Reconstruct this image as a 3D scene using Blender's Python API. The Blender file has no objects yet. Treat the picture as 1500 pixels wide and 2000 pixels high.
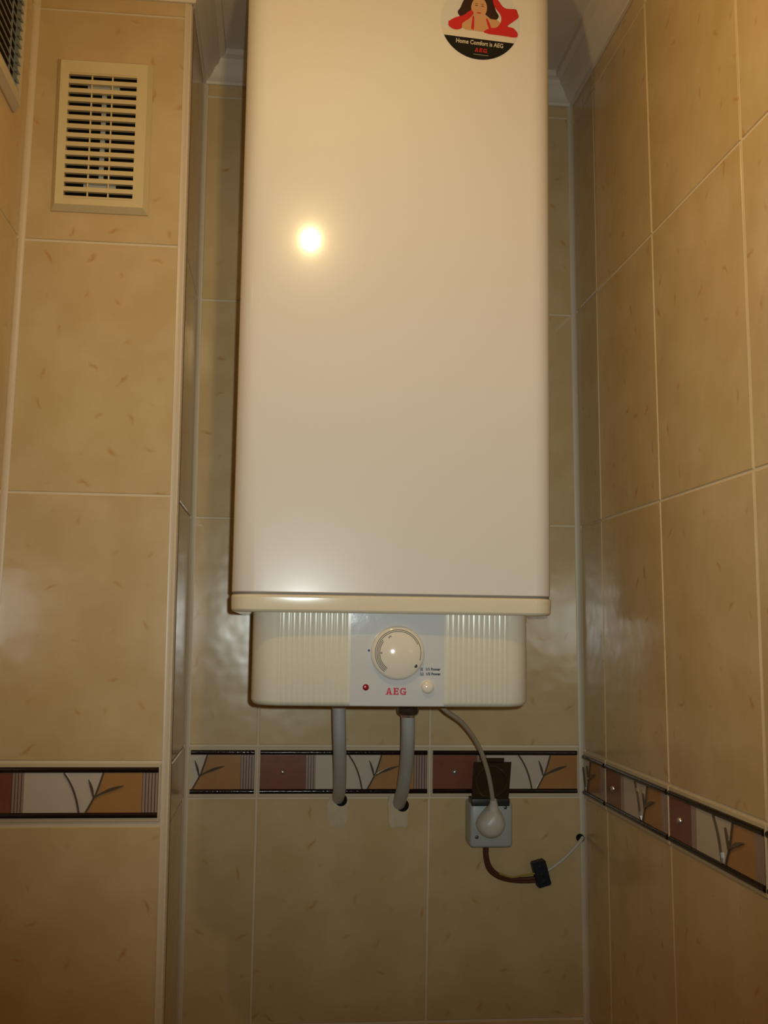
import bpy, bmesh, math, random
from mathutils import Vector, Matrix
random.seed(7)
S = bpy.context.scene
COL = S.collection

# ------------------------------------------------------------------ camera
F_PX = 2080.0                                   # focal length in pixels of a 1500x2000 frame
CAM = Vector((0.0215, -1.5703, 0.1695))
PITCH, YAW, ROLL = 0.10929, 0.0993, 0.0132
FW = Vector((math.sin(YAW) * math.cos(PITCH), math.cos(YAW) * math.cos(PITCH), math.sin(PITCH)))
_rt = Vector((math.cos(YAW), -math.sin(YAW), 0)); _up = _rt.cross(FW)
RT = _rt * math.cos(ROLL) + _up * math.sin(ROLL)
UP = -_rt * math.sin(ROLL) + _up * math.cos(ROLL)
cd = bpy.data.cameras.new('camera'); co = bpy.data.objects.new('camera', cd); COL.objects.link(co)
m = Matrix((RT, UP, -FW)).transposed().to_4x4(); m.translation = CAM
co.matrix_world = m
cd.sensor_fit = 'HORIZONTAL'; cd.sensor_width = 36; cd.lens = F_PX * 36 / 1500
cd.clip_start = 0.01
S.camera = co

# ------------------------------------------------------------------ world, lights, exposure
w = bpy.data.worlds.new('world'); S.world = w; w.use_nodes = True
w.node_tree.nodes['Background'].inputs[0].default_value = (1, .85, .65, 1)
w.node_tree.nodes['Background'].inputs[1].default_value = 0.0

def point(name, loc, col, power, radius):
    l = bpy.data.lights.new(name, 'POINT'); l.color = col; l.energy = power; l.shadow_soft_size = radius
    o = bpy.data.objects.new(name, l); COL.objects.link(o); o.location = loc
    return o
point('ceiling_bulb', (0.050, -0.855, 0.807), (1.0, 0.70, 0.31), 3.4, 0.010)
fl = bpy.data.lights.new('camera_flash', 'SPOT'); fl.color = (0.90, 1.0, 0.97); fl.energy = 18.5; fl.shadow_soft_size = 0.006
fl.spot_size = math.radians(68); fl.spot_blend = 1.0
fo = bpy.data.objects.new('camera_flash', fl); COL.objects.link(fo)
fm = m.copy(); fm.translation = Vector((0.043, -1.555, 0.186)); fo.matrix_world = fm
S.view_settings.view_transform = 'Standard'; S.view_settings.look = 'None'
S.view_settings.gamma = 1; S.view_settings.use_curve_mapping = False
S.view_settings.exposure = 0.0

def at(px, py, Y):
    """a point of the plane y = Y, from its place in the 1500x2000 frame"""
    d = FW + RT * ((px - 750) / F_PX) + UP * ((1000 - py) / F_PX)
    return CAM + d * ((Y - CAM.y) / d.y)

# ------------------------------------------------------------------ helpers
def link(o, parent=None):
    COL.objects.link(o)
    if parent: o.parent = parent
    return o
def tag(o, label=None, cat=None, group=None, kind=None):
    if label: o['label'] = label
    if cat: o['category'] = cat
    if group: o['group'] = group
    if kind: o['kind'] = kind
    return o
def empty(name, loc, label, cat, group=None):
    o = bpy.data.objects.new(name, None); o.location = loc; COL.objects.link(o)
    o.empty_display_size = .02
    return tag(o, label, cat, group)
def mesh(name, verts, faces, mat, parent=None, smooth=False, uvs=None, mats=None, fmat=None):
    me = bpy.data.meshes.new(name)
    off = parent.matrix_world.translation if parent else Vector((0, 0, 0))
    off = world_loc(parent)
    me.from_pydata([tuple(Vector(v) - off) for v in verts], [], faces)
    if uvs:
        l = me.uv_layers.new(name='uv')
        for lp in me.loops: l.data[lp.index].uv = uvs[lp.vertex_index]
    for mt in (mats or [mat]): me.materials.append(mt)
    if fmat:
        for p, k in zip(me.polygons, fmat): p.material_index = k
    bm = bmesh.new(); bm.from_mesh(me); bmesh.ops.recalc_face_normals(bm, faces=bm.faces); bm.to_mesh(me); bm.free()
    if smooth:
        for p in me.polygons: p.use_smooth = True
        if smooth == 'auto':
            me.set_sharp_from_angle(angle=math.radians(40))
    me.update()
    return link(bpy.data.objects.new(name, me), parent)
def world_loc(o):
    v = Vector((0, 0, 0))
    while o: v += o.location; o = o.parent
    return v
def box(name, a, b, mat, parent=None, bev=0.0):
    x0, y0, z0 = (min(a[i], b[i]) for i in range(3)); x1, y1, z1 = (max(a[i], b[i]) for i in range(3))
    bm = bmesh.new(); bmesh.ops.create_cube(bm, size=1)
    for v in bm.verts: v.co = Vector(((x0 + x1) / 2 + v.co.x * (x1 - x0), (y0 + y1) / 2 + v.co.y * (y1 - y0), (z0 + z1) / 2 + v.co.z * (z1 - z0)))
    if bev: bmesh.ops.bevel(bm, geom=bm.edges[:], offset=bev, segments=3, affect='EDGES', profile=.5)
    return frombm(name, bm, mat, parent, smooth=bool(bev))
def frombm(name, bm, mat, parent=None, smooth=True):
    off = world_loc(parent)
    for v in bm.verts: v.co -= off
    bmesh.ops.recalc_face_normals(bm, faces=bm.faces)
    me = bpy.data.meshes.new(name); bm.to_mesh(me); bm.free(); me.materials.append(mat)
    if smooth:
        for p in me.polygons: p.use_smooth = True
        me.set_sharp_from_angle(angle=math.radians(40))
    return link(bpy.data.objects.new(name, me), parent)
def spline(pts, n=8):
    P = [Vector(p) for p in pts]; P = [P[0] * 2 - P[1]] + P + [P[-1] * 2 - P[-2]]; out = []
    for i in range(1, len(P) - 2):
        for k in range(n):
            t = k / n; a, b, c, d = P[i - 1], P[i], P[i + 1], P[i + 2]
            out.append(.5 * (2 * b + (c - a) * t + (2 * a - 5 * b + 4 * c - d) * t * t + (3 * b - a - 3 * c + d) * t ** 3))
    out.append(P[-2]); return out
def tube(name, pts, r, mat, parent=None, sides=14, n=8, smooth_path=True, rfun=None, flat=1.0):
    P = spline(pts, n) if smooth_path else [Vector(p) for p in pts]
    V, Fc = [], []; up = None
    for i, p in enumerate(P):
        t = (P[min(i + 1, len(P) - 1)] - P[max(i - 1, 0)]).normalized()
        if up is None: up = t.orthogonal().normalized()
        up = (up - t * up.dot(t)).normalized(); s = t.cross(up)
        rr = r * (rfun(i / (len(P) - 1)) if rfun else 1)
        for k in range(sides):
            a = 2 * math.pi * k / sides; V.append(p + up * math.cos(a) * rr + s * math.sin(a) * rr * flat)
    for i in range(len(P) - 1):
        for k in range(sides):
            k2 = (k + 1) % sides; Fc.append((i * sides + k, i * sides + k2, (i + 1) * sides + k2, (i + 1) * sides + k))
    Fc.append(tuple(range(sides))[::-1]); Fc.append(tuple((len(P) - 1) * sides + k for k in range(sides)))
    return mesh(name, V, Fc, mat, parent, smooth='auto')
def lathe(name, prof, origin, axis, mat, parent=None, seg=48):
    """prof: (radius, height along axis)"""
    ax = Vector(axis).normalized(); u = ax.orthogonal().normalized(); v = ax.cross(u); O = Vector(origin)
    V, Fc = [], []
    for r, h in prof:
        for k in range(seg):
            a = 2 * math.pi * k / seg; V.append(O + ax * h + (u * math.cos(a) + v * math.sin(a)) * max(r, 1e-5))
    for i in range(len(prof) - 1):
        for k in range(seg):
            k2 = (k + 1) % seg; Fc.append((i * seg + k, i * seg + k2, (i + 1) * seg + k2, (i + 1) * seg + k))
    Fc.append(tuple(range(seg))); Fc.append(tuple((len(prof) - 1) * seg + k for k in range(seg)))
    return mesh(name, V, Fc, mat, parent, smooth='auto')

# ------------------------------------------------------------------ materials
def mat(name, col, rough=.4, spec=.5, bump=None, metallic=0, coat=0, trans=None, noise=None):
    mt = bpy.data.materials.new(name); mt.use_nodes = True; nt = mt.node_tree; b = nt.nodes['Principled BSDF']
    b.inputs['Base Color'].default_value = (*col, 1); b.inputs['Roughness'].default_value = rough
    b.inputs['Specular IOR Level'].default_value = spec; b.inputs['Metallic'].default_value = metallic
    b.inputs['Coat Weight'].default_value = coat; b.inputs['Coat Roughness'].default_value = .05
    tc = nt.nodes.new('ShaderNodeTexCoord')
    if noise:                                    # (scale, strength): slight mottling of the base colour
        n = nt.nodes.new('ShaderNodeTexNoise'); n.inputs['Scale'].default_value = noise[0]; n.inputs['Detail'].default_value = 4
        nt.links.new(tc.outputs['Object'], n.inputs['Vector'])
        mx = nt.nodes.new('ShaderNodeMix'); mx.data_type = 'RGBA'
        mx.inputs[6].default_value = (*[c * (1 - noise[1]) for c in col], 1); mx.inputs[7].default_value = (*[min(1, c * (1 + noise[1])) for c in col], 1)
        nt.links.new(n.outputs['Fac'], mx.inputs[0]); nt.links.new(mx.outputs[2], b.inputs['Base Color'])
    if bump:                                     # (scale, strength, distance)
        n = nt.nodes.new('ShaderNodeTexNoise'); n.inputs['Scale'].default_value = bump[0]; n.inputs['Detail'].default_value = 2
        nt.links.new(tc.outputs['Object'], n.inputs['Vector'])
        bp = nt.nodes.new('ShaderNodeBump'); bp.inputs['Strength'].default_value = bump[1]; bp.inputs['Distance'].default_value = bump[2]
        nt.links.new(n.outputs['Fac'], bp.inputs['Height']); nt.links.new(bp.outputs[0], b.inputs['Normal'])
    if trans:
        tr = nt.nodes.new('ShaderNodeBsdfTransparent'); tr.inputs[0].default_value = (*trans[1], 1)
        ms = nt.nodes.new('ShaderNodeMixShader'); ms.inputs[0].default_value = trans[0]
        nt.links.new(b.outputs[0], ms.inputs[1]); nt.links.new(tr.outputs[0], ms.inputs[2])
        nt.links.new(ms.outputs[0], nt.nodes['Material Output'].inputs[0])
    return mt
def tile_mat():
    """glazed beige tile: soft clouds, short orange-brown brush flecks turned at random"""
    mt = bpy.data.materials.new('beige_tile'); mt.use_nodes = True; nt = mt.node_tree; N = nt.nodes.new; L = nt.links.new
    b = nt.nodes['Principled BSDF']; b.inputs['Roughness'].default_value = .20; b.inputs['Specular IOR Level'].default_value = .5
    uv = N('ShaderNodeUVMap'); uv.uv_map = 'uv'
    def math_(op, a, c=None, clamp=False):
        n = N('ShaderNodeMath'); n.operation = op; n.use_clamp = clamp
        for i, x in enumerate((a, c)):
            if x is None: continue
            if isinstance(x, (int, float)): n.inputs[i].default_value = x
            else: L(x, n.inputs[i])
        return n.outputs[0]
    wn = N('ShaderNodeTexNoise'); wn.inputs['Scale'].default_value = 55; wn.noise_dimensions = '2D'; L(uv.outputs[0], wn.inputs['Vector'])
    wv = N('ShaderNodeVectorMath'); wv.operation = 'SUBTRACT'; L(wn.outputs['Color'], wv.inputs[0]); wv.inputs[1].default_value = (.5, .5, .5)
    ws = N('ShaderNodeVectorMath'); ws.operation = 'SCALE'; L(wv.outputs[0], ws.inputs[0]); ws.inputs['Scale'].default_value = .012
    wa = N('ShaderNodeVectorMath'); wa.operation = 'ADD'; L(uv.outputs[0], wa.inputs[0]); L(ws.outputs[0], wa.inputs[1])
    vo = N('ShaderNodeTexVoronoi'); vo.voronoi_dimensions = '2D'; vo.inputs['Scale'].default_value = 21; vo.inputs['Randomness'].default_value = .75
    L(wa.outputs[0], vo.inputs['Vector'])
    sub = N('ShaderNodeVectorMath'); sub.operation = 'SUBTRACT'; L(wa.outputs[0], sub.inputs[0]); L(vo.outputs['Position'], sub.inputs[1])
    sc = N('ShaderNodeSeparateColor'); L(vo.outputs['Color'], sc.inputs[0])
    ro = N('ShaderNodeVectorRotate'); ro.rotation_type = 'Z_AXIS'; L(sub.outputs[0], ro.inputs['Vector'])
    L(math_('MULTIPLY', sc.outputs[0], 6.283), ro.inputs['Angle'])
    sx = N('ShaderNodeSeparateXYZ'); L(ro.outputs[0], sx.inputs[0])
    ln = math_('ADD', math_('MULTIPLY', sc.outputs[2], .0075), .0045)          # half length of a fleck
    ex = math_('POWER', math_('DIVIDE', sx.outputs[0], ln), 2.0)
    ey = math_('POWER', math_('DIVIDE', sx.outputs[1], .0034), 2.0)
    e = math_('SUBTRACT', 1.0, math_('SQRT', math_('ADD', ex, ey)), True)
    gate = math_('GREATER_THAN', sc.outputs[1], .33)
    fl = math_('MULTIPLY', math_('MULTIPLY', e, gate), math_('ADD', math_('MULTIPLY', sc.outputs[2], .9), .25), True)
    cn = N('ShaderNodeTexNoise'); cn.inputs['Scale'].default_value = 14; cn.inputs['Detail'].default_value = 3; cn.noise_dimensions = '2D'
    L(uv.outputs[0], cn.inputs['Vector'])
    cr = N('ShaderNodeValToRGB'); L(cn.outputs['Fac'], cr.inputs[0])
    cr.color_ramp.elements[0].position = .36; cr.color_ramp.elements[0].color = (*TILE_A, 1)
    cr.color_ramp.elements[1].position = .72; cr.color_ramp.elements[1].color = (*TILE_B, 1)
    mx = N('ShaderNodeMix'); mx.data_type = 'RGBA'; L(fl, mx.inputs[0]); L(cr.outputs[0], mx.inputs[6]); mx.inputs[7].default_value = (*FLECK, 1)
    L(mx.outputs[2], b.inputs['Base Color'])
    bn = N('ShaderNodeTexNoise'); bn.inputs['Scale'].default_value = 30; bn.inputs['Detail'].default_value = 1; bn.noise_dimensions = '2D'
    L(uv.outputs[0], bn.inputs['Vector'])
    bp = N('ShaderNodeBump'); bp.inputs['Strength'].default_value = .35; bp.inputs['Distance'].default_value = .0012
    L(bn.outputs['Fac'], bp.inputs['Height']); L(bp.outputs[0], b.inputs['Normal'])
    return mt
TILE_A, TILE_B, FLECK = (.62, .455, .23), (.68, .52, .285), (.54, .31, .115)
M_TILE = tile_mat()
M_GROUT = mat('grout', (.74, .63, .45), .8, .2, noise=(60, .08))
M_CREAM = mat('cream_glaze', (.66, .54, .36), .2, .5)
M_PVC = mat('pvc_profile', (.74, .62, .46), .35, .4)
M_COVE = mat('grey_sealant_profile', (.66, .58, .45), .4, .4)
M_BAR = mat('black_raised_glaze', (.016, .008, .006), .14, .35, bump=(260, .5, .0006))
M_RED = mat('red_brown_glaze', (.23, .08, .045), .22, .5, noise=(50, .2))
M_ORANGE = mat('orange_glaze', (.43, .22, .075), .22, .5, noise=(40, .12))
M_WHITE = mat('offwhite_glaze', (.60, .52, .42), .22, .5, noise=(30, .05))
M_STRIPE = mat('mauve_glaze', (.36, .25, .20), .25, .5)
M_STRIPED = mat('dark_line_glaze', (.10, .06, .045), .25, .5)
M_TWIG = mat('olive_relief', (.10, .075, .05), .15, .6)
M_STUD = mat('silver_stud', (.6, .58, .58), .25, .5, metallic=.8)
M_PLASTER = mat('filler', (.64, .54, .37), .8, .2, noise=(90, .15), bump=(120, .4, .002))
M_CEIL = mat('ceiling_paint', (.78, .72, .64), .8, .2, bump=(60, .2, .001))
M_FOAM = mat('foam_cornice', (.80, .73, .63), .6, .3)
M_FLOOR = mat('floor_tile', (.16, .10, .06), .3, .5, noise=(8, .2))
M_PAINT = mat('wall_paint', (.30, .22, .14), .7, .3)
M_DOOR = mat('door_paint', (.20, .12, .07), .5, .4)
M_ENAMEL = mat('boiler_enamel', (.78, .75, .70), .09, .4, bump=(700, .03, .0002), coat=.5)
M_ENAMEL.node_tree.nodes['Principled BSDF'].inputs['Coat Roughness'].default_value = .26
M_BAND = mat('cream_plastic', (.80, .72, .54), .10, .5)
M_HOUSING = mat('ribbed_plastic', (.80, .76, .62), .24, .5)
M_PANEL = mat('grey_white_panel', (.68, .70, .70), .14, .5, bump=(90, .25, .0006))
M_KNOB = mat('knob_plastic', (.82, .76, .64), .12, .5)
M_INK = mat('black_print', (.03, .03, .03), .5, .3)
M_INKB = mat('blue_black_print', (.05, .06, .10), .5, .3)
M_REDINK = mat('red_print', (.55, .01, .03), .4, .3)
M_LED = mat('red_lens', (.28, .008, .015), .2, .5)
M_SEAM = mat('grey_gasket', (.20, .19, .17), .5, .3)
M_DARK = mat('painted_void_shade', (.012, .010, .006), .7, .1)  # near-black colour painting the shade inside the duct and the holes
M_GRILLE = mat('cream_grille_plastic', (.76, .63, .36), .35, .4)
M_SLIDER = mat('grey_slider_plastic', (.42, .44, .42), .4, .4)
M_GRILLE2 = mat('pale_grille_plastic', (.62, .56, .44), .35, .4)
M_BLUEISH = mat('blue_grey_shutter', (.22, .30, .33), .35, .4)
M_HOSE = mat('grey_white_hose', (.48, .48, .44), .38, .4, noise=(160, .06))
M_NUT = mat('brass_nut_dark', (.12, .10, .08), .22, .5, metallic=.7)
M_COLLAR = mat('steel_collar', (.75, .72, .66), .2, .5, metallic=.9)
M_CORD = mat('grey_beige_cord', (.44, .38, .28), .4, .4)
M_PLUG = mat('white_plug', (.62, .59, .52), .35, .4)
M_SOCK = mat('pale_blue_grey_socket', (.44, .47, .45), .35, .4)
M_HINGE = mat('black_hinge', (.02, .02, .018), .4, .4)
M_LID = mat('smoked_lid', (.022, .014, .008), .25, .35, trans=(.16, (.40, .26, .16)))
M_RING = mat('smoked_ring', (.015, .010, .007), .2, .5)
M_SCREW = mat('dark_screw', (.10, .11, .10), .4, .5, metallic=.5)
M_BROWN = mat('brown_wire', (.09, .035, .018), .4, .4)
M_YELLOW = mat('yellow_wire', (.40, .30, .06), .4, .4)
M_BLOCK = mat('black_connector', (.012, .014, .022), .5, .3)
M_WCABLE = mat('white_cable', (.60, .56, .46), .4, .4)
M_STK_BG = mat('sticker_paper', (.68, .70, .68), .35, .4)
M_STK_W = mat('sticker_white', (.72, .66, .56), .35, .4)
M_STK_K = mat('sticker_black', (.008, .009, .007), .4, .25)
M_STK_RED = mat('sticker_red', (.60, .02, .025), .35, .4)
M_STK_SKIN = mat('sticker_skin', (.62, .34, .17), .35, .4)
M_STK_HAIR = mat('sticker_hair', (.035, .012, .010), .35, .4)
M_STK_TXT = mat('sticker_text', (.70, .62, .48), .4, .3)
M_STK_GRN = mat('sticker_rim', (.05, .10, .07), .3, .4)

# ------------------------------------------------------------------ tiled walls
class Wall:
    """points of a wall: u along it, v up, n out of it; the tile faces lie at n = 0"""
    def __init__(s, O, U, V, N): s.O, s.U, s.V, s.N = map(Vector, (O, U, V, N))
    def P(s, u, v, n=0): return s.O + s.U * u + s.V * v + s.N * n
J = .0015                                       # half a joint
Z = dict(c6=-1.700, b0=-.0737)                  # rows
CEIL = 1.035; FLOOR = -1.70
X_R, L_R = .4798, -.0115                        # right wall and its lean
X_L, L_L = -.3267, .0148
X_PR, L_PR = -.1036, -.0047                     # outer edge of the pier
X_CL = -.1047
Y_P = -.2122                                    # pier front
Y_END = -1.95
back = Wall((0, 0, 0), (1, 0, 0), (0, 0, 1), (0, -1, 0))
right = Wall((X_R, 0, 0), (0, -1, 0), (L_R, 0, 1), (-1, 0, 0))
left = Wall((X_L, 0, 0), (0, -1, 0), (L_L, 0, 1), (1, 0, 0))
pier = Wall((0, Y_P, 0), (1, 0, 0), (0, 0, 1), (0, -1, 0))
pside = Wall((X_PR, 0, 0), (0, -1, 0), (L_PR, 0, 1), (1, 0, 0))

def backing(name, W, u0, u1, v0=FLOOR, v1=CEIL, th=.06, mt=None):
    V = [W.P(u, v, n) for n in (-.0012, -th) for (u, v) in ((u0, v0), (u1, v0), (u1, v1), (u0, v1))]
    Fc = [(0, 1, 2, 3), (7, 6, 5, 4)] + [(i, i + 4, (i + 1) % 4 + 4, (i + 1) % 4) for i in range(4)]
    return tag(mesh(name, V, Fc, mt or M_GROUT), kind='structure')
def slab(name, W, quad, n0, n1, mt, parent, ch=.0008, uvoff=None, smooth=False):
    """a flat piece over the quad [(u,v)*4], from n0 to n1, with a small chamfer"""
    cu = sum(q[0] for q in quad) / 4; cv = sum(q[1] for q in quad) / 4
    def ins(q, d):
        return (q[0] + (d if q[0] < cu else -d), q[1] + (d if q[1] < cv else -d))
    R = [(q, n0) for q in quad] + [(q, n1 - ch) for q in quad] + [(ins(q, ch), n1) for q in quad]
    V = [W.P(q[0], q[1], n) for q, n in R]
    Fc = [(3, 2, 1, 0)] + [(i, (i + 1) % 4, (i + 1) % 4 + 4, i + 4) for i in range(4)] + [(i + 4, (i + 1) % 4 + 4, (i + 1) % 4 + 8, i + 8) for i in range(4)] + [(8, 9, 10, 11)]
    ou, ov = uvoff or (0, 0)
    return mesh(name, V, Fc, mt, parent, uvs=[(q[0] + ou, q[1] + ov) for q, n in R])
def lay(W, parent, ulines, rows, bu0=None):
    """ulines: list of (u, slope) joints from low u to high u; rows: list of (v0, v1)"""
    for (v0, v1) in rows:
        for (a, sa, ja), (b, sb, jb) in zip(ulines[:-1], ulines[1:]):
            q = [(a + sa * v0 + ja, v0 + J), (b + sb * v0 - jb, v0 + J), (b + sb * v1 - jb, v1 - J), (a + sa * v1 + ja, v1 - J)]
            dn = random.uniform(-.0004, .0003)
            slab('tile', W, q, -.009, dn, M_TILE, parent, uvoff=(random.uniform(-9, 9), random.uniform(-9, 9)))

def clip_poly(poly, k, lim, keep_less):
    out = []
    for i in range(len(poly)):
        a, b = poly[i], poly[(i + 1) % len(poly)]
        ina = (a[k] <= lim) if keep_less else (a[k] >= lim); inb = (b[k] <= lim) if keep_less else (b[k] >= lim)
        if ina: out.append(a)
        if ina != inb:
            t = (lim - a[k]) / (b[k] - a[k]); out.append((a[0] + (b[0] - a[0]) * t, a[1] + (b[1] - a[1]) * t))
    return out
def strip_poly(pts, wid):
    """a tapering line as a polygon; wid: half width at each point"""
    Lf, Rt = [], []
    for i, p in enumerate(pts):
        a, b = pts[max(i - 1, 0)], pts[min(i + 1, len(pts) - 1)]
        dx, dy = b[0] - a[0], b[1] - a[1]; l = math.hypot(dx, dy); nx, ny = -dy / l, dx / l
        Lf.append((p[0] + nx * wid[i], p[1] + ny * wid[i])); Rt.append((p[0] - nx * wid[i], p[1] - ny * wid[i]))
    return Lf + Rt[::-1]
def bz(p0, p1, p2, n=10):
    return [((1 - t) ** 2 * p0[0] + 2 * t * (1 - t) * p1[0] + t * t * p2[0], (1 - t) ** 2 * p0[1] + 2 * t * (1 - t) * p1[1] + t * t * p2[1]) for t in [i / n for i in range(n + 1)]]
def prism(name, W, polys, n0, n1, mt, parent):
    V, Fc = [], []
    for poly in polys:
        if len(poly) < 3: continue
        k = len(V); n = len(poly)
        V += [W.P(u, v, n1) for u, v in poly] + [W.P(u, v, n0) for u, v in poly]
        Fc.append(tuple(k + i for i in range(n))); Fc += [(k + i, k + (i + 1) % n, k + n + (i + 1) % n, k + n + i) for i in range(n)]
    if not V: return None
    return mesh(name, V, Fc, mt, parent)
def border(W, parent, u0, u1, v0, v1, ucut0, ucut1, flip=False):
    """one patterned border tile spanning u0..u1 (pattern), cut to ucut0..ucut1"""
    a, b = ucut0 + .0012, ucut1 - .0012
    if b - a < .004: return
    t = slab('border_tile', W, [(a, v0 + J), (b, v0 + J), (b, v1 - J), (a, v1 - J)], -.009, .0015, M_CREAM, parent)
    L = u1 - u0; H0, H1 = v0 + .0060, v1 - .0060; bar = .0068
    A, B = max(a + .0028, u0 + .004), min(b - .0028, u1 - .004)
    f = lambda x: u0 + x * L
    h = lambda y: H0 + bar + y * (H1 - H0 - 2 * bar)
    def cut(poly):
        poly = clip_poly(poly, 0, B, True); return clip_poly(poly, 0, A, False) if poly else []
    rect = lambda x0, x1: cut([(f(x0), h(0)), (f(x1), h(0)), (f(x1), h(1)), (f(x0), h(1))])
    def pc(name, polys, n1, mt):
        polys = [p for p in polys if len(p) >= 3 and max(q[0] for q in p) - min(q[0] for q in p) > .0002]
        if polys: return prism(name, W, polys, .0012, n1, mt, t)
    bound = [(f(.635), h(0))] + [(f(.66), h(.24)), (f(.682), h(.46)), (f(.70), h(.74)), (f(.715), h(1))]
    pc('white_field', [cut([(f(.335), h(0))] + bound + [(f(.335), h(1))])], .0020, M_WHITE)
    pc('orange_field', [cut([(f(.905), h(0)), (f(.905), h(1))] + bound[::-1])], .0022, M_ORANGE)
    pc('red_field', [rect(.005, .275)], .0022, M_RED)
    for i in range(4):
        x = .275 + i * .015; pc('stripe', [rect(x + .004, x + .015)], .0022, M_STRIPE)
    pc('stripe_ground', [rect(.275, .336)], .0018, M_STRIPED)
    pc('stripe_ground', [rect(.905, 1.0)], .0018, M_STRIPED)
    for i in range(6):
        x = .905 + i * .0155; pc('stripe', [rect(x + .003, x + .0140)], .0022, M_STRIPE)
    w1 = .0011
    pc('stem', [cut(strip_poly(bz((f(.525), h(1)), (f(.585), h(.6)), (f(.603), h(0))), [w1] * 11))], .0040, M_TWIG)
    pc('stem', [cut(strip_poly(bound, [w1] * 5))], .0036, M_TWIG)
    pc('twig', [cut(strip_poly(bz((f(.672), h(.36)), (f(.665), h(.6)), (f(.645), h(.84)), 6), [.0006, .0010, .0014, .0016, .0014, .0010, .0004]))], .0042, M_TWIG)
    pc('twig', [cut(strip_poly(bz((f(.676), h(.38)), (f(.71), h(.53)), (f(.815), h(.68)), 7), [.0007, .0009, .0011, .0014, .0019, .0020, .0014, .0004]))], .0044, M_TWIG)
    for (y0, y1) in ((H0, H0 + bar), (H1 - bar, H1)):      # raised black bars with rounded crest
        n = 7; V, Fc = [], []
        for x in (A, B):
            for i in range(n):
                an = math.pi * i / (n - 1); V.append(W.P(x, (y0 + y1) / 2 + math.cos(an) * (y1 - y0) / 2, .0012 + math.sin(an) ** .7 * .0034))
        for i in range(n - 1): Fc.append((i, i + 1, n + i + 1, n + i))
        Fc += [tuple(range(n)), tuple(range(n, 2 * n))]
        mesh('raised_bar', V, Fc, M_BAR, t, smooth='auto')
    if A < f(.145) - .005 and B > f(.145) + .005:
        lathe('stud', [(.0042, 0), (.0039, .0014), (.0028, .0030), (.0008, .0037)], W.P(f(.145), h(.5), .002), W.N, M_STUD, t, seg=14)

def rows_for(v0, vs):
    """rows below the border down to the floor, then the rows above it"""
    b0 = -.0737; r = [(-.3855, b0)]; z = -.3855
    while z > FLOOR + .05:
        r.append((max(z - .3256, FLOOR), z)); z -= .3256
    r += list(zip(vs[:-1], vs[1:]))
    return r
VB = [0, .3280, .6558, .9757, 1.028]            # joints of the back wall above the border
VR = [-.0052, .3264, .6595, .9660, 1.028]
VP = [.0029, .3331, .6596, .9740, 1.020]

wb = backing('wall_back', back, -.30, .52)
g = .0045                                        # room for the corner profiles
lb = [(X_CL, -.0014, .006), (0, .001, J), (.25, .0068, J), (X_R, L_R, .007)]
lb = [(a, s, j) for a, s, j in lb]
def lay2(W, parent, lines, rows):
    # a line is (u, slope, gap on its low side, gap on its high side)
    for (v0, v1) in rows:
        for A, B in zip(lines[:-1], lines[1:]):
            q = [(A[0] + A[1] * v0 + A[3], v0 + J), (B[0] + B[1] * v0 - B[2], v0 + J), (B[0] + B[1] * v1 - B[2], v1 - J), (A[0] + A[1] * v1 + A[3], v1 - J)]
            if (q[1][0] - q[0][0]) < .01: continue
            slab('tile', W, q, -.009, random.uniform(-.0004, .0002), M_TILE, parent, uvoff=(random.uniform(-9, 9), random.uniform(-9, 9)))
lay2(back, wb, [(X_CL, -.0014, 0, .0055), (0, .001, J, J), (.25, .0068, J, J), (X_R, L_R, .0065, 0)], rows_for(0, VB))
border(back, wb, -.25, 0, -.0737, 0, X_CL + .006, 0)
border(back, wb, 0, .25, -.0737, 0, 0, .25)
border(back, wb, .25, .50, -.0737, 0, .25, X_R - .0065)

wr = backing('wall_right', right, -.06, -Y_END)
JR = .0021
rj = [(0, 0, 0, .002), (.1103, .0001, JR, JR), (.3482, -.0141, JR, JR), (.5971, -.0061, JR, JR)]
u = .5971
while u < -Y_END - .02:
    u = min(u + .2495, -Y_END); rj.append((u, 0, J, J))
lay2(right, wr, rj, rows_for(0, VR))
bj = [.1103 - .2379, .1103, .3482, .5971]
while bj[-1] < -Y_END - .01: bj.append(bj[-1] + .2495)
for a, b in zip(bj[:-1], bj[1:]): border(right, wr, a, b, -.0752, -.0052, max(a, .002), min(b, -Y_END))

wl = backing('wall_left', left, -.06, -Y_END)
ul = [(.2122, 0, 0, .006)]; u = .2122
while u < -Y_END - .02:
    u = min(u + .25, -Y_END); ul.append((u, 0, J, J))
lay2(left, wl, ul, rows_for(0, VP))
u = .2122
while u < -Y_END - .01:
    border(left, wl, u, u + .25, -.0708, .0029, max(u, .218), min(u + .25, -Y_END)); u += .25

# the pier: front face and the narrow side face
def pier_solid():
    V = []
    for z in (FLOOR, CEIL):
        xl = X_L + L_L * z - .03; xr = X_PR + L_PR * z - .0012
        V += [(xl, Y_P + .0012, z), (xr, Y_P + .0012, z), (xr, .03, z), (xl, .03, z)]
    Fc = [(0, 1, 2, 3), (7, 6, 5, 4)] + [(i, (i + 1) % 4, (i + 1) % 4 + 4, i + 4) for i in range(4)]
    return tag(mesh('wall_pier', V, Fc, M_GROUT), kind='structure')
wp = pier_solid()
lay2(pier, wp, [(X_L, L_L, 0, .0065), (X_PR, L_PR, .0095, 0)], rows_for(0, VP))
border(pier, wp, X_PR - .0095 - .247, X_PR - .0095, -.0702, .0029, X_L + .0065, X_PR - .0095)
lay2(pside, wp, [(0, 0, 0, .004), (-Y_P, 0, .0085, 0)], rows_for(0, VB) + [(-.0737, 0)])

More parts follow.
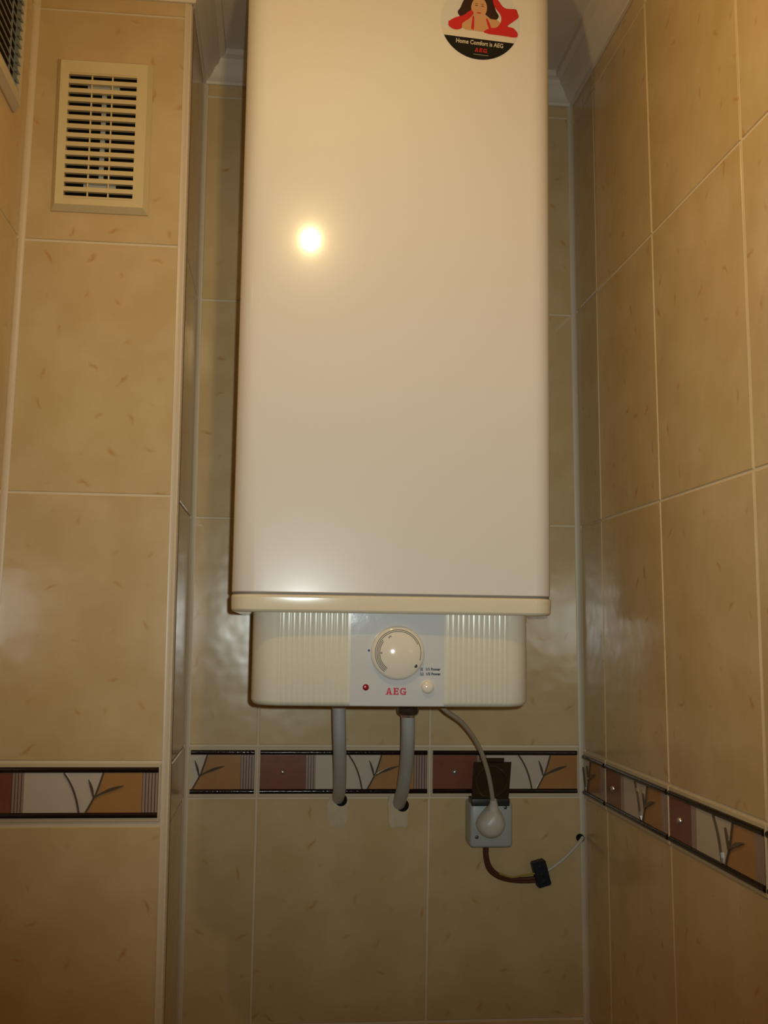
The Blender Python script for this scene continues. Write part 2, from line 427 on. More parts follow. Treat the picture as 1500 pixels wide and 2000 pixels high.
# ------------------------------------------------------------------ corner profiles, cornice, ceiling, floor, the rest of the room
def vprofile(name, pts_lo, pts_hi, z0, z1, mt):
    n = len(pts_lo); V = [(x, y, z0) for x, y in pts_lo] + [(x, y, z1) for x, y in pts_hi]
    Fc = [(i, (i + 1) % n, n + (i + 1) % n, n + i) for i in range(n)] + [tuple(range(n)), tuple(range(n, 2 * n))]
    return tag(mesh(name, V, Fc, mt, smooth='auto'), kind='structure')
def shifted(pts, x, lean, z): return [(x + lean * z + a, b) for a, b in pts]
# rounded outer profile on the edge of the pier
R = .010; pr_ = [(-R, Y_P + .0005), (-R, Y_P - .0010)] + [(-R + R * math.sin(t) * 1.06, Y_P + R - R * math.cos(t) * 1.12) for t in [math.pi / 2 * i / 10 for i in range(11)]] + [(.0010, Y_P + R), (-.0008, Y_P + R)]
vprofile('trim_1', shifted(pr_, X_PR, L_PR, FLOOR), shifted(pr_, X_PR, L_PR, 1.0), FLOOR, 1.0, M_PVC)
def cove(sx, y, r):                              # concave inner profile, sx = +1 opens towards +x
    arc = [(sx * (r - r * math.cos(t)), y - (r - r * math.sin(t))) for t in [math.pi / 2 * i / 6 for i in range(7)]]
    return [(-sx * .002, y + .002), (-sx * .002, y - r)] + [(sx * (r - r * math.sin(math.pi / 2 - t)) * 1.0, y - (r - r * math.sin(t))) for t in [math.pi / 2 * i / 6 for i in range(7)]] + [(sx * r, y + .002)]
for nm, x, l, y, sx, r, mt in (('trim_2', X_PR, L_PR, 0, 1, .0068, M_COVE), ('trim_3', X_R, L_R, 0, -1, .0072, M_COVE), ('trim_4', X_L, L_L, Y_P, 1, .0072, M_PVC)):
    p = cove(sx, y, r); vprofile(nm, shifted(p, x, l, FLOOR), shifted(p, x, l, 1.0), FLOOR, 1.0, mt)

ZC = .994
path = [(X_R + L_R, Y_END), (X_R + L_R, 0), (X_PR + L_PR, 0), (X_PR + L_PR, Y_P), (X_L + L_L, Y_P), (X_L + L_L, Y_END)]
prof = [(0, 0), (.004, 0), (.0045, .004), (.009, .006), (.014, .012), (.018, .020), (.024, .024), (.026, .030), (.034, .033), (.035, CEIL - ZC), (0, CEIL - ZC)]
def mitre(i):
    P = [Vector(p) for p in path]
    def nrm(a, b): d = (b - a).normalized(); return Vector((-d.y, d.x))
    if i == 0: return nrm(P[0], P[1])
    if i == len(P) - 1: return nrm(P[-2], P[-1])
    n1, n2 = nrm(P[i - 1], P[i]), nrm(P[i], P[i + 1]); return (n1 + n2) / (1 + n1.dot(n2))
for k in range(len(path) - 1):
    V = []
    for i in (k, k + 1):
        mv = mitre(i); V += [(path[i][0] + mv.x * d, path[i][1] + mv.y * d, ZC + h) for d, h in prof]
    n = len(prof); Fc = [(i, (i + 1) % n, n + (i + 1) % n, n + i) for i in range(n)] + [tuple(range(n)), tuple(range(n, 2 * n))]
    tag(mesh('trim_%d' % (k + 5), V, Fc, M_FOAM, smooth='auto'), kind='structure')
tag(box('ceiling', (-.45, Y_END - .1, CEIL), (.60, .08, CEIL + .06), M_CEIL), kind='structure')
tag(box('floor', (-.45, Y_END - .1, FLOOR - .06), (.60, .08, FLOOR), M_FLOOR), kind='structure')
tag(box('wall_front', (-.45, Y_END - .08, FLOOR), (.60, Y_END, CEIL), M_PAINT), kind='structure')
dr = tag(box('door_1', (-.25, Y_END, FLOOR), (.40, Y_END + .03, .33), M_DOOR, bev=.004), kind='structure')
lathe('door_handle', [(.011, 0), (.011, .03), (.024, .035), (.026, .05), (.016, .062)], (-.19, Y_END + .03, -.68), (0, 1, 0), M_COLLAR, dr, seg=20)

# filler patches round the two holes under the heater
for cx, cz, hw, hh, sd in ((.1165, -.0905, .0155, .024, 1), (.2040, -.0915, .0150, .025, 5)):
    rnd = random.Random(sd); pl = []
    for i in range(22):
        a = 2 * math.pi * i / 22; c, s_ = math.cos(a), math.sin(a)
        k = (abs(c) ** 4 + abs(s_) ** 4) ** -.25 * rnd.uniform(.90, 1.05)
        pl.append((cx + hw * c * k, cz + hh * s_ * k))
    prism('filler_patch', back, [pl], -.002, .0026, M_PLASTER, wb)

for px, py, rr in ((666, 1562, .0088), (786, 1572, .0092)):
    c = at(px, py, 0); lathe('pipe_hole_shade', [(rr, 0), (rr, .0030), (rr - .001, .0031)], (c.x, .0, c.z), (0, -1, 0), M_DARK, wb, seg=24)  # solid dark disc on the wall, its colour stands for the hole's shade

# ------------------------------------------------------------------ water heater
XC = .1565
def front_profile(hw, y0, R_, rc, yb, ins=0.0, rib=None, xc=XC, n=24, count=None):
    """plan outline: back-left corner round the curved front to back-right"""
    hw -= ins; y0 += ins; rc = max(rc - ins * .3, .004); flat = hw - rc
    yf = lambda x: y0 + x * x / (2 * R_)
    pts = [(xc - hw, yb)]
    ye = yf(flat)
    for i in range(13):
        t = math.pi / 2 * i / 12; pts.append((xc - flat - rc * math.cos(t), ye + rc - rc * math.sin(t)))
    N_ = count or n
    for i in range(1, N_):
        x = -flat + 2 * flat * i / N_; y = yf(x)
        if rib: y += rib(x + xc)
        pts.append((xc + x, y))
    for i in range(13):
        t = math.pi / 2 * (1 - i / 12); pts.append((xc + flat + rc * math.cos(t), ye + rc - rc * math.sin(t)))
    pts.append((xc + hw, yb)); return pts
def loft(name, levels, mt, parent):
    """levels: [(z, outline)] with equal counts"""
    n = len(levels[0][1]); V = [(x, y, z) for z, pl in levels for x, y in pl]; Fc = []
    for i in range(len(levels) - 1):
        for k in range(n):
            k2 = (k + 1) % n; Fc.append((i * n + k, i * n + k2, (i + 1) * n + k2, (i + 1) * n + k))
    Fc += [tuple(range(n)), tuple((len(levels) - 1) * n + k for k in range(n))]
    return mesh(name, V, Fc, mt, parent, smooth='auto')
HB = empty('water_heater', (XC, 0, .08), 'white rectangular wall-hung electric water heater with cream bottom band and round dial', 'water heater')
HW, YB0, RB = .1862, -.361, 8.0
loft('casing', [(z, front_profile(HW, YB0, RB, .026, -.012, ins=i)) for z, i in ((.2090, .0012), (.2100, 0), (.2106, 0), (.2112, 0), (.5, 0), (.978, 0), (.979, 0), (.98, 0), (.992, .002), (1.000, .010))], M_ENAMEL, HB)
loft('gasket', [(z, front_profile(HW - .001, YB0 + .0012, RB, .026, -.014)) for z in (.2060, .2094)], M_SEAM, HB)
loft('bottom_band', [(z, front_profile(HW + .0006, YB0 - .0022, RB, .026, -.012, ins=i)) for z, i in ((.1868, .0045), (.1875, .0022), (.1892, .0010), (.1900, .00055), (.1904, .00050), (.2030, .00012), (.2035, .0001), (.2058, .0006), (.2066, .0018))], M_BAND, HB)
P0, P1 = .1075, .2160                           # the smooth panel between the ribbed parts
HWC, YC0, RC, RCC = .1615, -.3405, 2.2, .030
PITCH_R = .0062
def rib(x):
    if P0 - .004 < x < P1 + .004 or x < XC - .158 + .022 or x > XC + .158 - .022: return 0
    s = abs(math.sin(math.pi * (x - P0) / PITCH_R)); return -.0009 * (s ** .5) + .0003
XCC = XC + .0012
hp = lambda ins, rb=True: front_profile(HWC + .0012, YC0, RC, RCC, -.05, ins=ins, rib=rib if rb else None, count=360, xc=XCC)
loft('control_housing', [(z, hp(i, k)) for z, i, k in ((.0805, .0075, 0), (.0810, .0045, 0), (.0830, .0018, 0), (.0865, .0, 1), (.188, 0, 1))], M_HOUSING, HB)
def yfront(x): return YC0 + (x - XCC) ** 2 / (2 * RC)
def conform_grid(name, x0, x1, z0, z1, off, th, mt, parent, n=20, rb=.0):
    V, Fc = [], []
    for i in range(n + 1):
        x = x0 + (x1 - x0) * i / n; y = yfront(x)
        for z, dy in ((z0, .004), (z0 + .0006, -off * .4), (z0 + .002, -off), (z1, -off)):
            V.append((x, y + dy, z))
    for i in range(n):
        for k in range(3): Fc.append((i * 4 + k, (i + 1) * 4 + k, (i + 1) * 4 + k + 1, i * 4 + k + 1))
    k = len(V)
    V += [(x0, yfront(x0) + .002, z1), (x0, yfront(x0) + .002, z0 + .002), (x1, yfront(x1) + .002, z1), (x1, yfront(x1) + .002, z0 + .002)]
    Fc += [(3, 2, k + 1, k), (n * 4 + 3, n * 4 + 2, k + 3, k + 2)]
    return mesh(name, V, Fc, mt, parent, smooth='auto')
panel = conform_grid('control_panel', P0, P1, .0812, .1880, .0011, .002, M_PANEL, HB)
PY = lambda x: yfront(x) - .0011

def text_obj(name, s, size, mt, parent, place, bold=0.0, shear=0, sx=1.0, th=.0003, space=1.0):
    """lettering as a mesh; place maps (x, y, depth) of the text to the world"""
    cu = bpy.data.curves.new(name, 'FONT'); cu.body = s; cu.size = size; cu.align_x = 'CENTER'; cu.align_y = 'CENTER'
    cu.extrude = th / 2; cu.offset = bold; cu.shear = shear; cu.resolution_u = 3; cu.space_character = space
    tmp = bpy.data.objects.new('tmp', cu); COL.objects.link(tmp); bpy.context.view_layer.update()
    me = bpy.data.meshes.new_from_object(tmp.evaluated_get(bpy.context.evaluated_depsgraph_get()))
    bpy.data.objects.remove(tmp); bpy.data.curves.remove(cu)
    off = world_loc(parent)
    for v in me.vertices: v.co = Vector(place(v.co.x * sx, v.co.y, v.co.z)) - off
    me.name = name; me.materials.clear(); me.materials.append(mt)
    return link(bpy.data.objects.new(name, me), parent)
def on_panel(cx, cz, rot=0):
    c, s_ = math.cos(rot), math.sin(rot)
    return lambda x, y, d: (cx + x * c - y * s_, PY(cx + x * c - y * s_) - .0002 - d, cz + x * s_ + y * c)
# heavy three-letter lettering in red with block serifs, drawn as strokes
def brand(name, cx, cz, hgt, mt, parent, place):
    polys = []
    r = lambda x0, y0, x1, y1: polys.append([(x0, y0), (x1, y0), (x1, y1), (x0, y1)])
    # A
    polys.append([(.10, 0), (.32, 0), (.52, .78), (.52, 1), (.42, 1)]); polys.append([(.52, 1), (.52, .78), (.70, 0), (.96, 0), (.66, 1)])
    r(.28, .24, .78, .40); r(0, 0, .42, .14); r(.60, 0, 1.06, .14)
    # E
    r(1.28, 0, 1.54, 1); r(1.18, 0, 2.0, .16); r(1.18, .84, 2.0, 1); r(1.5, .43, 1.84, .58); r(1.84, 0, 2.0, .30); r(1.84, .70, 2.0, 1); r(1.74, .34, 1.86, .67)
    # G
    for i in range(18):
        a0 = math.radians(48 + i * 15); a1 = math.radians(48 + (i + 1) * 15)
        if i >= 17: continue
        f_ = lambda a, k: (2.66 + (.46 if k else .24) * math.cos(a), .5 + (.51 if k else .34) * math.sin(a))
        polys.append([f_(a0, 1), f_(a1, 1), f_(a1, 0), f_(a0, 0)])
    r(2.86, .0, 3.10, .46); r(2.68, .36, 3.18, .50); r(2.92, .66, 3.08, 1)
    V, Fc = [], []
    for p in polys:
        k = len(V); n = len(p)
        for d in (.0003, 0): V += [place((x - 1.58) * hgt * .97, (y - .5) * hgt, d) for x, y in p]
        Fc.append(tuple(range(k, k + n))); Fc += [(k + i, k + (i + 1) % n, k + n + (i + 1) % n, k + n + i) for i in range(n)]
    return mesh(name, V, Fc, mt, parent)
brand('brand_lettering', 0, 0, .0078, M_REDINK, panel, on_panel(.1603, .0985))
text_obj('lettering', '1/1 Power', .0041, M_INKB, panel, on_panel(.2030, .1238), bold=.00018)
text_obj('lettering', '1/2 Power', .0041, M_INKB, panel, on_panel(.2033, .1184), bold=.00018)
def frame_poly(name, cx, cz, a, b, t, mt, parent, place=None, inner=None):
    V, Fc = [], []
    for (x0, z0, x1, z1) in ((-a, -b, a, -b + t), (-a, b - t, a, b), (-a, -b, -a + t, b), (a - t, -b, a, b)) + ((inner,) if inner else ()):
        k = len(V)
        for d in (.0003, 0): V += [(cx + x, PY(cx + x) - .0002 - d, cz + z) for x, z in ((x0, z0), (x1, z0), (x1, z1), (x0, z1))]
        Fc.append((k, k + 1, k + 2, k + 3)); Fc += [(k + i, k + (i + 1) % 4, k + 4 + (i + 1) % 4, k + 4 + i) for i in range(4)]
    return mesh(name, V, Fc, mt, parent)
frame_poly('switch_symbol', .1899, .1238, .0013, .0017, .0005, M_INKB, panel, inner=(-.0010, -.0003, .0010, .0005))
frame_poly('switch_symbol', .1902, .1183, .0020, .0016, .0005, M_INKB, panel, inner=(-.0006, -.0008, .0006, .0002))
lathe('pointer_dot', [(.0013, 0), (.0013, .0003)], (.1287, PY(.1287) - .0001, .1447), (0, -1, 0), M_INKB, panel, seg=16)
tag(lathe('indicator_lamp', [(.0036, -.001), (.0036, .0006), (.0031, .0010), (.0010, .0012)], (.1256, PY(.1256), .1028), (0, -1, 0), M_LED, HB, seg=28), 'small red indicator lamp')
tag(lathe('push_button', [(.0078, -.001), (.0078, .0004), (.0073, .0006), (.0072, .0030), (.0066, .0046), (.0050, .0058), (.0026, .0064), (.0005, .0066)], (.1967, PY(.1967), .1035), (0, -1, 0), M_KNOB, HB), 'small round cream push button')
# temperature dial
KX, KZ, KR = .1616, .1423, .0308
kprof = [(KR, .0), (KR, .0045), (KR - .0010, .0062), (KR - .0030, .0074), (KR - .0085, .0092)]
for i in range(1, 13):
    t = i / 12; r_ = (KR - .0085) * (1 - t); kprof.append((max(r_, .0003), .0092 + .0037 * (1 - (1 - t) ** 2)))
knob = tag(lathe('temperature_dial', kprof, (KX, PY(KX) + .0005, KZ), (0, -1, 0), M_KNOB, HB, seg=72), 'large domed cream dial')
def kdepth(r):
    for (r0, h0), (r1, h1) in zip(kprof[:-1], kprof[1:]):
        if r1 <= r <= r0 and r0 > r1: return h0 + (h1 - h0) * (r0 - r) / (r0 - r1)
    return 0
def kpt(a, r, d=.00025): return (KX + r * math.cos(a), PY(KX) + .0005 - kdepth(r) - d, KZ + r * math.sin(a))
def arc(rk, a0, a1, wd=.00062):
    n = 56; V, Fc = [], []
    for i in range(n + 1):
        a = math.radians(a0 + (a1 - a0) * i / n)
        for rr in (rk - wd / 2, rk + wd / 2): V.append(kpt(a, rr))
    for i in range(n): Fc.append((2 * i, 2 * i + 1, 2 * i + 3, 2 * i + 2))
    return mesh('scale_line', V, Fc, M_INK, knob)
k_ = KR / 438
arc(375 * k_, 234, -18); arc(350 * k_, 234, 24); arc(327 * k_, 234, 140); arc(304 * k_, 235, 143)
def on_knob(ang, rr, rot):
    a = math.radians(ang); c, s_ = math.cos(rot), math.sin(rot)
    def pl(x, y, d):
        X = rr * math.cos(a) + x * c - y * s_; Y_ = rr * math.sin(a) + x * s_ + y * c
        r = math.hypot(X, Y_); return (KX + X, PY(KX) + .0005 - kdepth(r) - .00025 - d, KZ + Y_)
    return pl
text_obj('scale_mark', 'E', .0050, M_INK, knob, on_knob(119, 293 * k_, math.radians(-62)))
text_obj('scale_mark', 'e', .0050, M_INK, knob, on_knob(179, 277 * k_, 0))
lathe('scale_dot', [(.0020, 0), (.0020, .0003)], kpt(math.radians(-35.6), 357 * k_, 0.0), (.0, -1, 0), M_INK, knob, seg=20)

# round sticker near the top of the casing
SX, SZ, SR, SY = .2520, .9075, .0490, YB0 - .0004
def yb(x): return YB0 + (x - XC) ** 2 / (2 * RB)
def disc_piece(name, polys, layer, mt, parent):
    V, Fc = [], []; rot = math.radians(-3.2); c, s_ = math.cos(rot), math.sin(rot)
    for p in polys:
        q = []
        for (x, y) in p:                         # x, y in units of the radius, clipped to the disc
            l = math.hypot(x, y)
            if l > 1: x, y = x / l, y / l
            X = SX + (x * c - y * s_) * SR; q.append((X, yb(X) - .0004 - layer * .00012, SZ + (x * s_ + y * c) * SR))
        k = len(V); V += q; Fc.append(tuple(range(k, k + len(q))))
    return mesh(name, V, Fc, mt, parent)
def ell(cx, cy, a, b, rot=0, n=28, a0=0, a1=360):
    out = []
    for i in range(n + (a1 - a0 < 360)):
        t = math.radians(a0 + (a1 - a0) * i / n); x, y = a * math.cos(t), b * math.sin(t)
        out.append((cx + x * math.cos(rot) - y * math.sin(rot), cy + x * math.sin(rot) + y * math.cos(rot)))
    return out
# base disc with thickness
V, Fc = [], []; n = 72
for lay_ in (0, 1):
    for i in range(n):
        a = 2 * math.pi * i / n; X = SX + SR * math.cos(a); V.append((X, yb(X) - .0004 * lay_, SZ + SR * math.sin(a)))
Fc = [tuple(range(n, 2 * n))] + [(i, (i + 1) % n, n + (i + 1) % n, n + i) for i in range(n)]
stick = tag(mesh('round_sticker', V, Fc, M_STK_BG, HB), 'round printed sticker with a woman in red and a black foot')
seg0 = math.degrees(math.asin(.46))
disc_piece('print_white', [[(-.96, -.28), (.96, -.24), (.90, -.46), (-.90, -.46)]], 1, M_STK_W, stick)
disc_piece('print_black', [ell(0, 0, 1, 1, n=40, a0=180 + seg0, a1=360 - seg0)], 2, M_STK_K, stick)
hair = [(-.52, .30), (-.58, .18), (-.50, .06), (-.36, .04), (-.20, .16), (.10, .12), (.36, .08), (.46, .20), (.38, .34), (.33, .50), (.30, .72), (.18, .88), (-.02, .92), (-.22, .86), (-.36, .70), (-.46, .48)]
sm = lambda p: [(v.x, v.y) for v in spline([(a, b, 0) for a, b in p] + [(p[0][0], p[0][1], 0)], 5)][:-1]
disc_piece('print_hair', [sm(hair)], 2, M_STK_HAIR, stick)
disc_piece('print_skin', [[(-.50, -.18), (-.46, -.04), (-.22, .10), (-.14, .18), (.12, .20), (.26, .10), (.42, .10), (.54, .02), (.60, -.10), (.40, -.26), (-.36, -.26)], ell(-.05, .36, .20, .27)], 3, M_STK_SKIN, stick)
disc_piece('print_red', [sm(q) for q in [[(-.80, -.10), (-.78, -.22), (-.62, -.29), (-.46, -.24), (-.44, -.10), (-.26, .06), (-.18, .20), (-.26, .26), (-.42, .12), (-.64, .02)],
                         [(.24, -.30), (.62, -.30), (.92, -.30), (.96, -.18), (.84, -.06), (.70, -.02), (.98, .26), (.92, .44), (.60, .44), (.40, .64), (.28, .66), (.34, .44), (.50, .24), (.52, .06), (.42, -.10), (.26, -.14), (.10, -.26)],
                         [(-.22, -.22), (-.20, .10), (-.16, .10), (-.15, -.22)], [(.14, .08), (.18, .09), (.28, -.12), (.22, -.14)]]], 4, M_STK_RED, stick)
disc_piece('print_face', [ell(-.12, .41, .035, .010), ell(.03, .41, .035, .010), ell(-.12, .46, .045, .006), ell(.03, .46, .045, .006)], 4, M_STK_HAIR, stick)
disc_piece('print_lips', [ell(-.045, .22, .055, .018)], 4, M_STK_RED, stick)
def on_sticker(cx, cy, layer=3):
    rot = math.radians(-3.2); c, s_ = math.cos(rot), math.sin(rot)
    def pl(x, y, d):
        x += cx * SR; y += cy * SR; X = SX + x * c - y * s_
        return (X, yb(X) - .0004 - layer * .00012 - d, SZ + x * s_ + y * c)
    return pl
text_obj('sticker_lettering', 'Home Comfort is AEG', .0078, M_STK_TXT, stick, on_sticker(.02, -.575), bold=.00012, sx=.80, th=.0001)
brand('sticker_brand', 0, 0, .0050, M_STK_RED, stick, (lambda f_: (lambda x, y, d: f_(x, y, d * .3)))(on_sticker(.06, -.755)))
disc_piece('sticker_rule', [[(-.12, -.885), (.26, -.885), (.26, -.865), (-.12, -.865)]], 3, M_SEAM, stick)

# ------------------------------------------------------------------ water pipes
def hose(label, pts, r, nut):
    P = [at(*p) for p in pts]; P = [Vector((P[0].x, P[0].y, P[0].z + .03))] + P
    P[-1].y = -.0005; P.append(P[-1] + Vector((0, .016, -.010)))
    t = empty('water_hose', P[1], label, 'hose', 'hoses under the water heater')
    tube('hose', P, r, M_HOSE, t, sides=22)
    if nut:
        c = at(797, 1384, -.13); c = Vector((c.x, -.13, c.z))
        lathe('union_nut', [(.0100, .0), (.0135, .002), (.0148, .006), (.0148, .030), (.0120, .034)], (c.x, c.y, c.z - .009), (0, 0, 1), M_NUT, t, seg=12)
        lathe('collar', [(.0090, 0), (.0098, .002), (.0098, .008), (.0090, .010)], (c.x, c.y - .0012, c.z - .0115), (0, 0, 1), M_COLLAR, t, seg=24)
    return t
hose('grey-white flexible hose, the straight left one of the pair, running into filled wall hole', [(662, 1372, -.13), (663, 1440, -.122), (664, 1500, -.085), (663, 1540, -.045), (661, 1560, -.010)], .0090, False)
hose('grey-white flexible hose with dark union nut, the bent one beside the power cord', [(797, 1386, -.13), (797, 1440, -.122), (794, 1492, -.088), (787, 1540, -.045), (781, 1570, -.010)], .0094, True)

# ------------------------------------------------------------------ socket, plug and cord
SKY = -.045
a, b = at(919, 1568, SKY), at(1002, 1656, SKY)
sk = empty('wall_socket', ((a.x + b.x) / 2, 0, b.z), 'pale grey surface-mounted wall socket with smoked flip-up lid hanging open', 'socket')
box('housing', (a.x, .001, a.z), (b.x, SKY, b.z), M_SOCK, sk, bev=.005)
lc, hz = at(955, 1568, SKY), a.z
box('hinge', (at(921, 1560, SKY).x, -.020, hz - .0045), (at(995, 1560, SKY).x, SKY - .0022, hz + .0060), M_HINGE, sk, bev=.001)
# lid leans back against the wall
c00, c10, c11, c01 = at(921, 1566, SKY), at(993, 1566, SKY), at(999, 1488, -.022), at(926, 1488, -.022)
nrm = (c10 - c00).cross(c01 - c00).normalized()
if nrm.y > 0: nrm = -nrm
V = [p for p in (c00, c10, c11, c01)] + [p - nrm * .0035 for p in (c00, c10, c11, c01)]
lid = tag(mesh('lid', V, [(0, 1, 2, 3), (7, 6, 5, 4)] + [(i, (i + 1) % 4, (i + 1) % 4 + 4, i + 4) for i in range(4)], M_LID, sk), 'smoked brown see-through lid')
ctr = at(959, 1527, -.034) ; ux = (c10 - c00).normalized(); uz = (c01 - c00).normalized(); ctr = (c00 + c10 + c11 + c01) / 4
V, Fc = [], []
for i in range(40):
    t = 2 * math.pi * i / 40; d = ux * math.cos(t) + uz * math.sin(t)
    V += [ctr + d * .0215, ctr + d * .0235, ctr + d * .0235 + nrm * .0012, ctr + d * .0215 + nrm * .0012]
for i in range(40):
    for k in range(4): Fc.append((4 * i + k, 4 * i + (k + 1) % 4, 4 * ((i + 1) % 40) + (k + 1) % 4, 4 * ((i + 1) % 40) + k))
mesh('lid_ring', V, Fc, M_RING, lid)
tb = (c01 + c11) / 2
V = [tb - ux * .013 - uz * .001, tb + ux * .016 - uz * .001, tb + ux * .016 + uz * .005, tb - ux * .013 + uz * .005]; V += [p + nrm * .003 for p in V]
mesh('lid_tab', V, [(0, 1, 2, 3), (7, 6, 5, 4)] + [(i, (i + 1) % 4, (i + 1) % 4 + 4, i + 4) for i in range(4)], M_LID, lid)
for px, py in ((987, 1577), (931, 1635)):
    p = at(px, py, SKY); lathe('screw', [(.0026, 0), (.0026, .0006), (.0018, .0011)], (p.x, SKY + .0002, p.z), (0, -1, 0), M_SCREW, sk, seg=14)
# plug: pear-shaped body pushed into the socket
pc_ = at(961, 1606, SKY - .018)
pt = empty('power_cord', (pc_.x, SKY, pc_.z), 'grey-beige mains cord with white pear-shaped plug pushed into the socket', 'power cord')
def pear(name, mt, parent):
    V, Fc = [], []; n = 32; lv = [(0.90, 0), (1.0, .003), (1.0, .010), (.95, .018), (.84, .025), (.66, .030), (.40, .0325), (.12, .0335)]
    for s_, d in lv:
        for i in range(n):
            a = 2 * math.pi * i / n; x = .0205 * math.cos(a); z = .0205 * math.sin(a)
            if z > 0: k = z / .0205; z = z * 1.30; x *= (1 - .50 * k ** 1.5)
            V.append((pc_.x + x * s_ + (.003 * max(z, 0) / .026), SKY - .0003 - d * .85, pc_.z - .003 + z * s_))
    for i in range(len(lv) - 1):
        for k in range(n): Fc.append((i * n + k, i * n + (k + 1) % n, (i + 1) * n + (k + 1) % n, (i + 1) * n + k))
    Fc += [tuple(range(n)), tuple((len(lv) - 1) * n + k for k in range(n))]
    return mesh(name, V, Fc, mt, parent, smooth='auto')
pear('plug', M_PLUG, pt)
cordp = [at(x, y, Y) for x, y, Y in ((855, 1372, -.20), (872, 1389, -.19), (905, 1414, -.165), (934, 1456, -.13), (951, 1502, -.10), (960, 1545, -.075), (964, 1580, SKY - .016))]
tube('cord', cordp, .0031, M_CORD, pt, sides=14)
tube('strain_relief', [at(963.5, 1562, SKY - .022), at(964, 1574, SKY - .018), at(964, 1588, SKY - .016)], .0062, M_PLUG, pt, sides=14, rfun=lambda t: .72 + .6 * t)

# wires and connector block below the socket
wt = empty('loose_wires', at(950, 1656, -.02), 'dark brown and yellow loose wires curving out below the socket', 'wires')
tube('brown_cable', [at(x, y, Y) for x, y, Y in ((951, 1648, -.020), (951, 1672, -.019), (958, 1694, -.018), (974, 1709, -.017), (996, 1716, -.016), (1018, 1717, -.015), (1044, 1715, -.014))], .0030, M_BROWN, wt, sides=10)
tube('brown_cable', [at(x, y, Y) for x, y, Y in ((946, 1648, -.014), (947, 1674, -.012), (954, 1698, -.011), (972, 1713, -.011), (996, 1720, -.011), (1022, 1722, -.012), (1046, 1721, -.012))], .0024, M_BROWN, wt, sides=10)
tube('yellow_wire', [at(x, y, Y) for x, y, Y in ((975, 1706, -.022), (1000, 1713, -.021), (1024, 1709, -.019), (1046, 1706, -.016))], .0014, M_YELLOW, wt, sides=8)
bc_ = at(1057, 1706, -.013)
ang = math.radians(15)
bm = bmesh.new(); bmesh.ops.create_cube(bm, size=1)
for v in bm.verts:
    x, y, z = v.co.x * .020, v.co.y * .018, v.co.z * .036
    v.co = Vector((bc_.x + x * math.cos(ang) - z * math.sin(ang), -.0105 + y, bc_.z + x * math.sin(ang) + z * math.cos(ang)))
bmesh.ops.bevel(bm, geom=bm.edges[:], offset=.0015, segments=2, affect='EDGES')
tb_ = empty('terminal_block', bc_, 'small black terminal block joining the loose wires to the white cable', 'connector')
frombm('block_body', bm, M_BLOCK, tb_)
for k in (-1, 0, 1):
    o_ = Vector((bc_.x - k * .011 * math.sin(ang), -.0195, bc_.z + k * .011 * math.cos(ang)))
    lathe('terminal_screw', [(.0030, -.001), (.0030, .0006), (.0022, .0008)], o_, (0, -1, 0), M_BLOCK, tb_, seg=12)
wc = empty('white_cable', at(1138, 1636, -.004), 'thin white cable from a hole in the right-hand corner below the border', 'cable')
tube('cable', [at(x, y, Y) for x, y, Y in ((1139, 1634, -.0062), (1134, 1642, -.010), (1122, 1656, -.012), (1106, 1673, -.014), (1088, 1688, -.014), (1070, 1700, -.012), (1062, 1704, -.012))], .0026, M_WCABLE, wc, sides=10)
lathe('cable_hole_shade', [(.0062, 0), (.0062, .0010), (.0036, .0006)], (.4725, -.0058, -.1310), (-.6, -1, 0), M_DARK, wc, seg=14)  # dark disc, the shade of the corner hole put into its colour

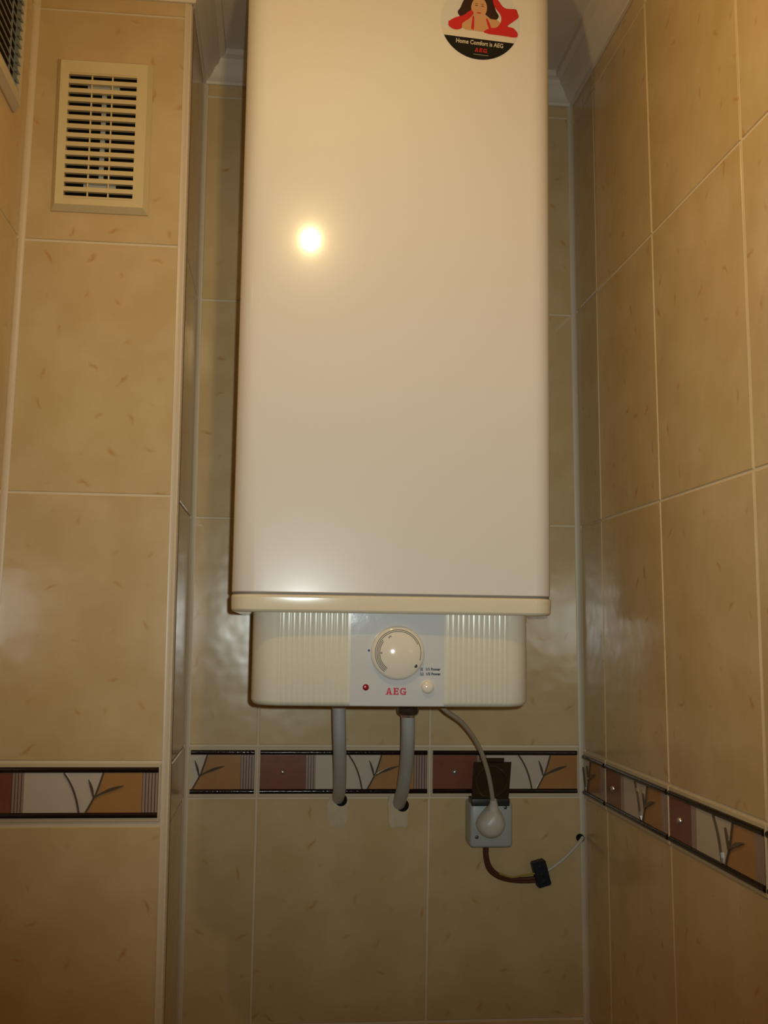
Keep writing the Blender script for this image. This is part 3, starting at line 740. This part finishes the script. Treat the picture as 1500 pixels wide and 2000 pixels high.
# ------------------------------------------------------------------ ventilation grilles
def grille(name, W, u0, u1, v0, v1, slots, margins, th, label, group, mf, slot_part, slide):
    """u0..u1, v0..v1: footprint on the wall; margins: (left, right, bottom, top) to the opening"""
    c = W.P((u0 + u1) / 2, v0, 0); t = empty(name, c, label, 'vent', group)
    bv = .006; n0 = .0003
    oa, ob, oc, od = u0 + margins[0], u1 - margins[1], v0 + margins[2], v1 - margins[3]
    rings = [((u0, v0, u1, v1), n0), ((u0, v0, u1, v1), n0 + .002), ((u0 + bv, v0 + bv, u1 - bv, v1 - bv), th), ((oa, oc, ob, od), th - .0012), ((oa, oc, ob, od), n0)]
    V, Fc = [], []
    for (a0, b0_, a1, b1_), n in rings: V += [W.P(a0, b0_, n), W.P(a1, b0_, n), W.P(a1, b1_, n), W.P(a0, b1_, n)]
    for i in range(len(rings)):
        j = (i + 1) % len(rings)
        for k in range(4): Fc.append((4 * i + k, 4 * i + (k + 1) % 4, 4 * j + (k + 1) % 4, 4 * j + k))
    mesh('frame', V, Fc, mf, t)
    prism('duct_shade_plate', W, [[(oa - .001, oc - .001), (ob + .001, oc - .001), (ob + .001, od + .001), (oa - .001, od + .001)]], n0, n0 + .0008, M_DARK, t)  # dark backing plate over the tiles paints the unlit depth behind the slats
    pitch = (od - oc) / slots; slot = pitch * slot_part
    for i in range(slots + 1):
        c0 = oc + i * pitch; h = pitch - slot
        lo, hi = max(c0 - h / 2, oc), min(c0 + h / 2, od)
        dp = .0052 if slot_part < .6 else .0016
        q = [(lo, th - .0006), (hi, th - .0018), (hi, th - .0018 - dp * .4), (lo, th - .0006 - dp)]
        V = [W.P(x, v, n) for x in (oa, ob) for v, n in q]
        mesh('slat', V, [(0, 1, 2, 3), (7, 6, 5, 4)] + [(k, (k + 1) % 4, (k + 1) % 4 + 4, k + 4) for k in range(4)], mf, t)
    if slot_part > .6:                           # seen along the wall: one thin rib and blue-grey shutter ends behind the slats
        x = oa + (ob - oa) * .42; prism('rib', W, [[(x - .0012, oc), (x + .0012, oc), (x + .0012, od), (x - .0012, od)]], th - .0036, th - .0020, slide, t)
        prism('shutter_end', W, [[(oa, oc), (oa + .004, oc), (oa + .004, od), (oa, od)]], n0 + .0008, th - .0042, slide, t)
        return t
    for f_ in (.34, .64):
        x = oa + (ob - oa) * f_; prism('rib', W, [[(x - .0008, oc), (x + .0008, oc), (x + .0008, od), (x - .0008, od)]], th - .007, th - .0022, mf, t)
    x = oa + (ob - oa) * .52
    prism('slider_bar', W, [[(x - .0030, oc + 2 * pitch), (x + .0030, oc + 2 * pitch), (x + .0030, od - 2 * pitch), (x - .0030, od - 2 * pitch)]], n0 + .001, th - .0068, slide, t)
    for y in (oc + pitch * 1.5, od - pitch * 1.5):
        prism('slider_bar', W, [[(oa + (ob - oa) * .27, y - .004), (oa + (ob - oa) * .74, y - .004), (oa + (ob - oa) * .74, y + .004), (oa + (ob - oa) * .27, y + .004)]], n0 + .001, th - .0068, slide, t)
    return t
grille('vent_grille', pier, -.2790, -.1562, .6985, .9045, 14, (.0165, .0195, .0150, .0215), .012, 'cream ventilation grille of fourteen slots on the narrow pier', 'ventilation grilles', M_GRILLE, .48, M_SLIDER)
grille('vent_grille', left, .284, .420, .793, .990, 14, (.012, .019, .022, .018), .010, 'pale ventilation grille on the left wall, cut by the top corner of the picture', 'ventilation grilles', M_GRILLE2, .76, M_BLUEISH)
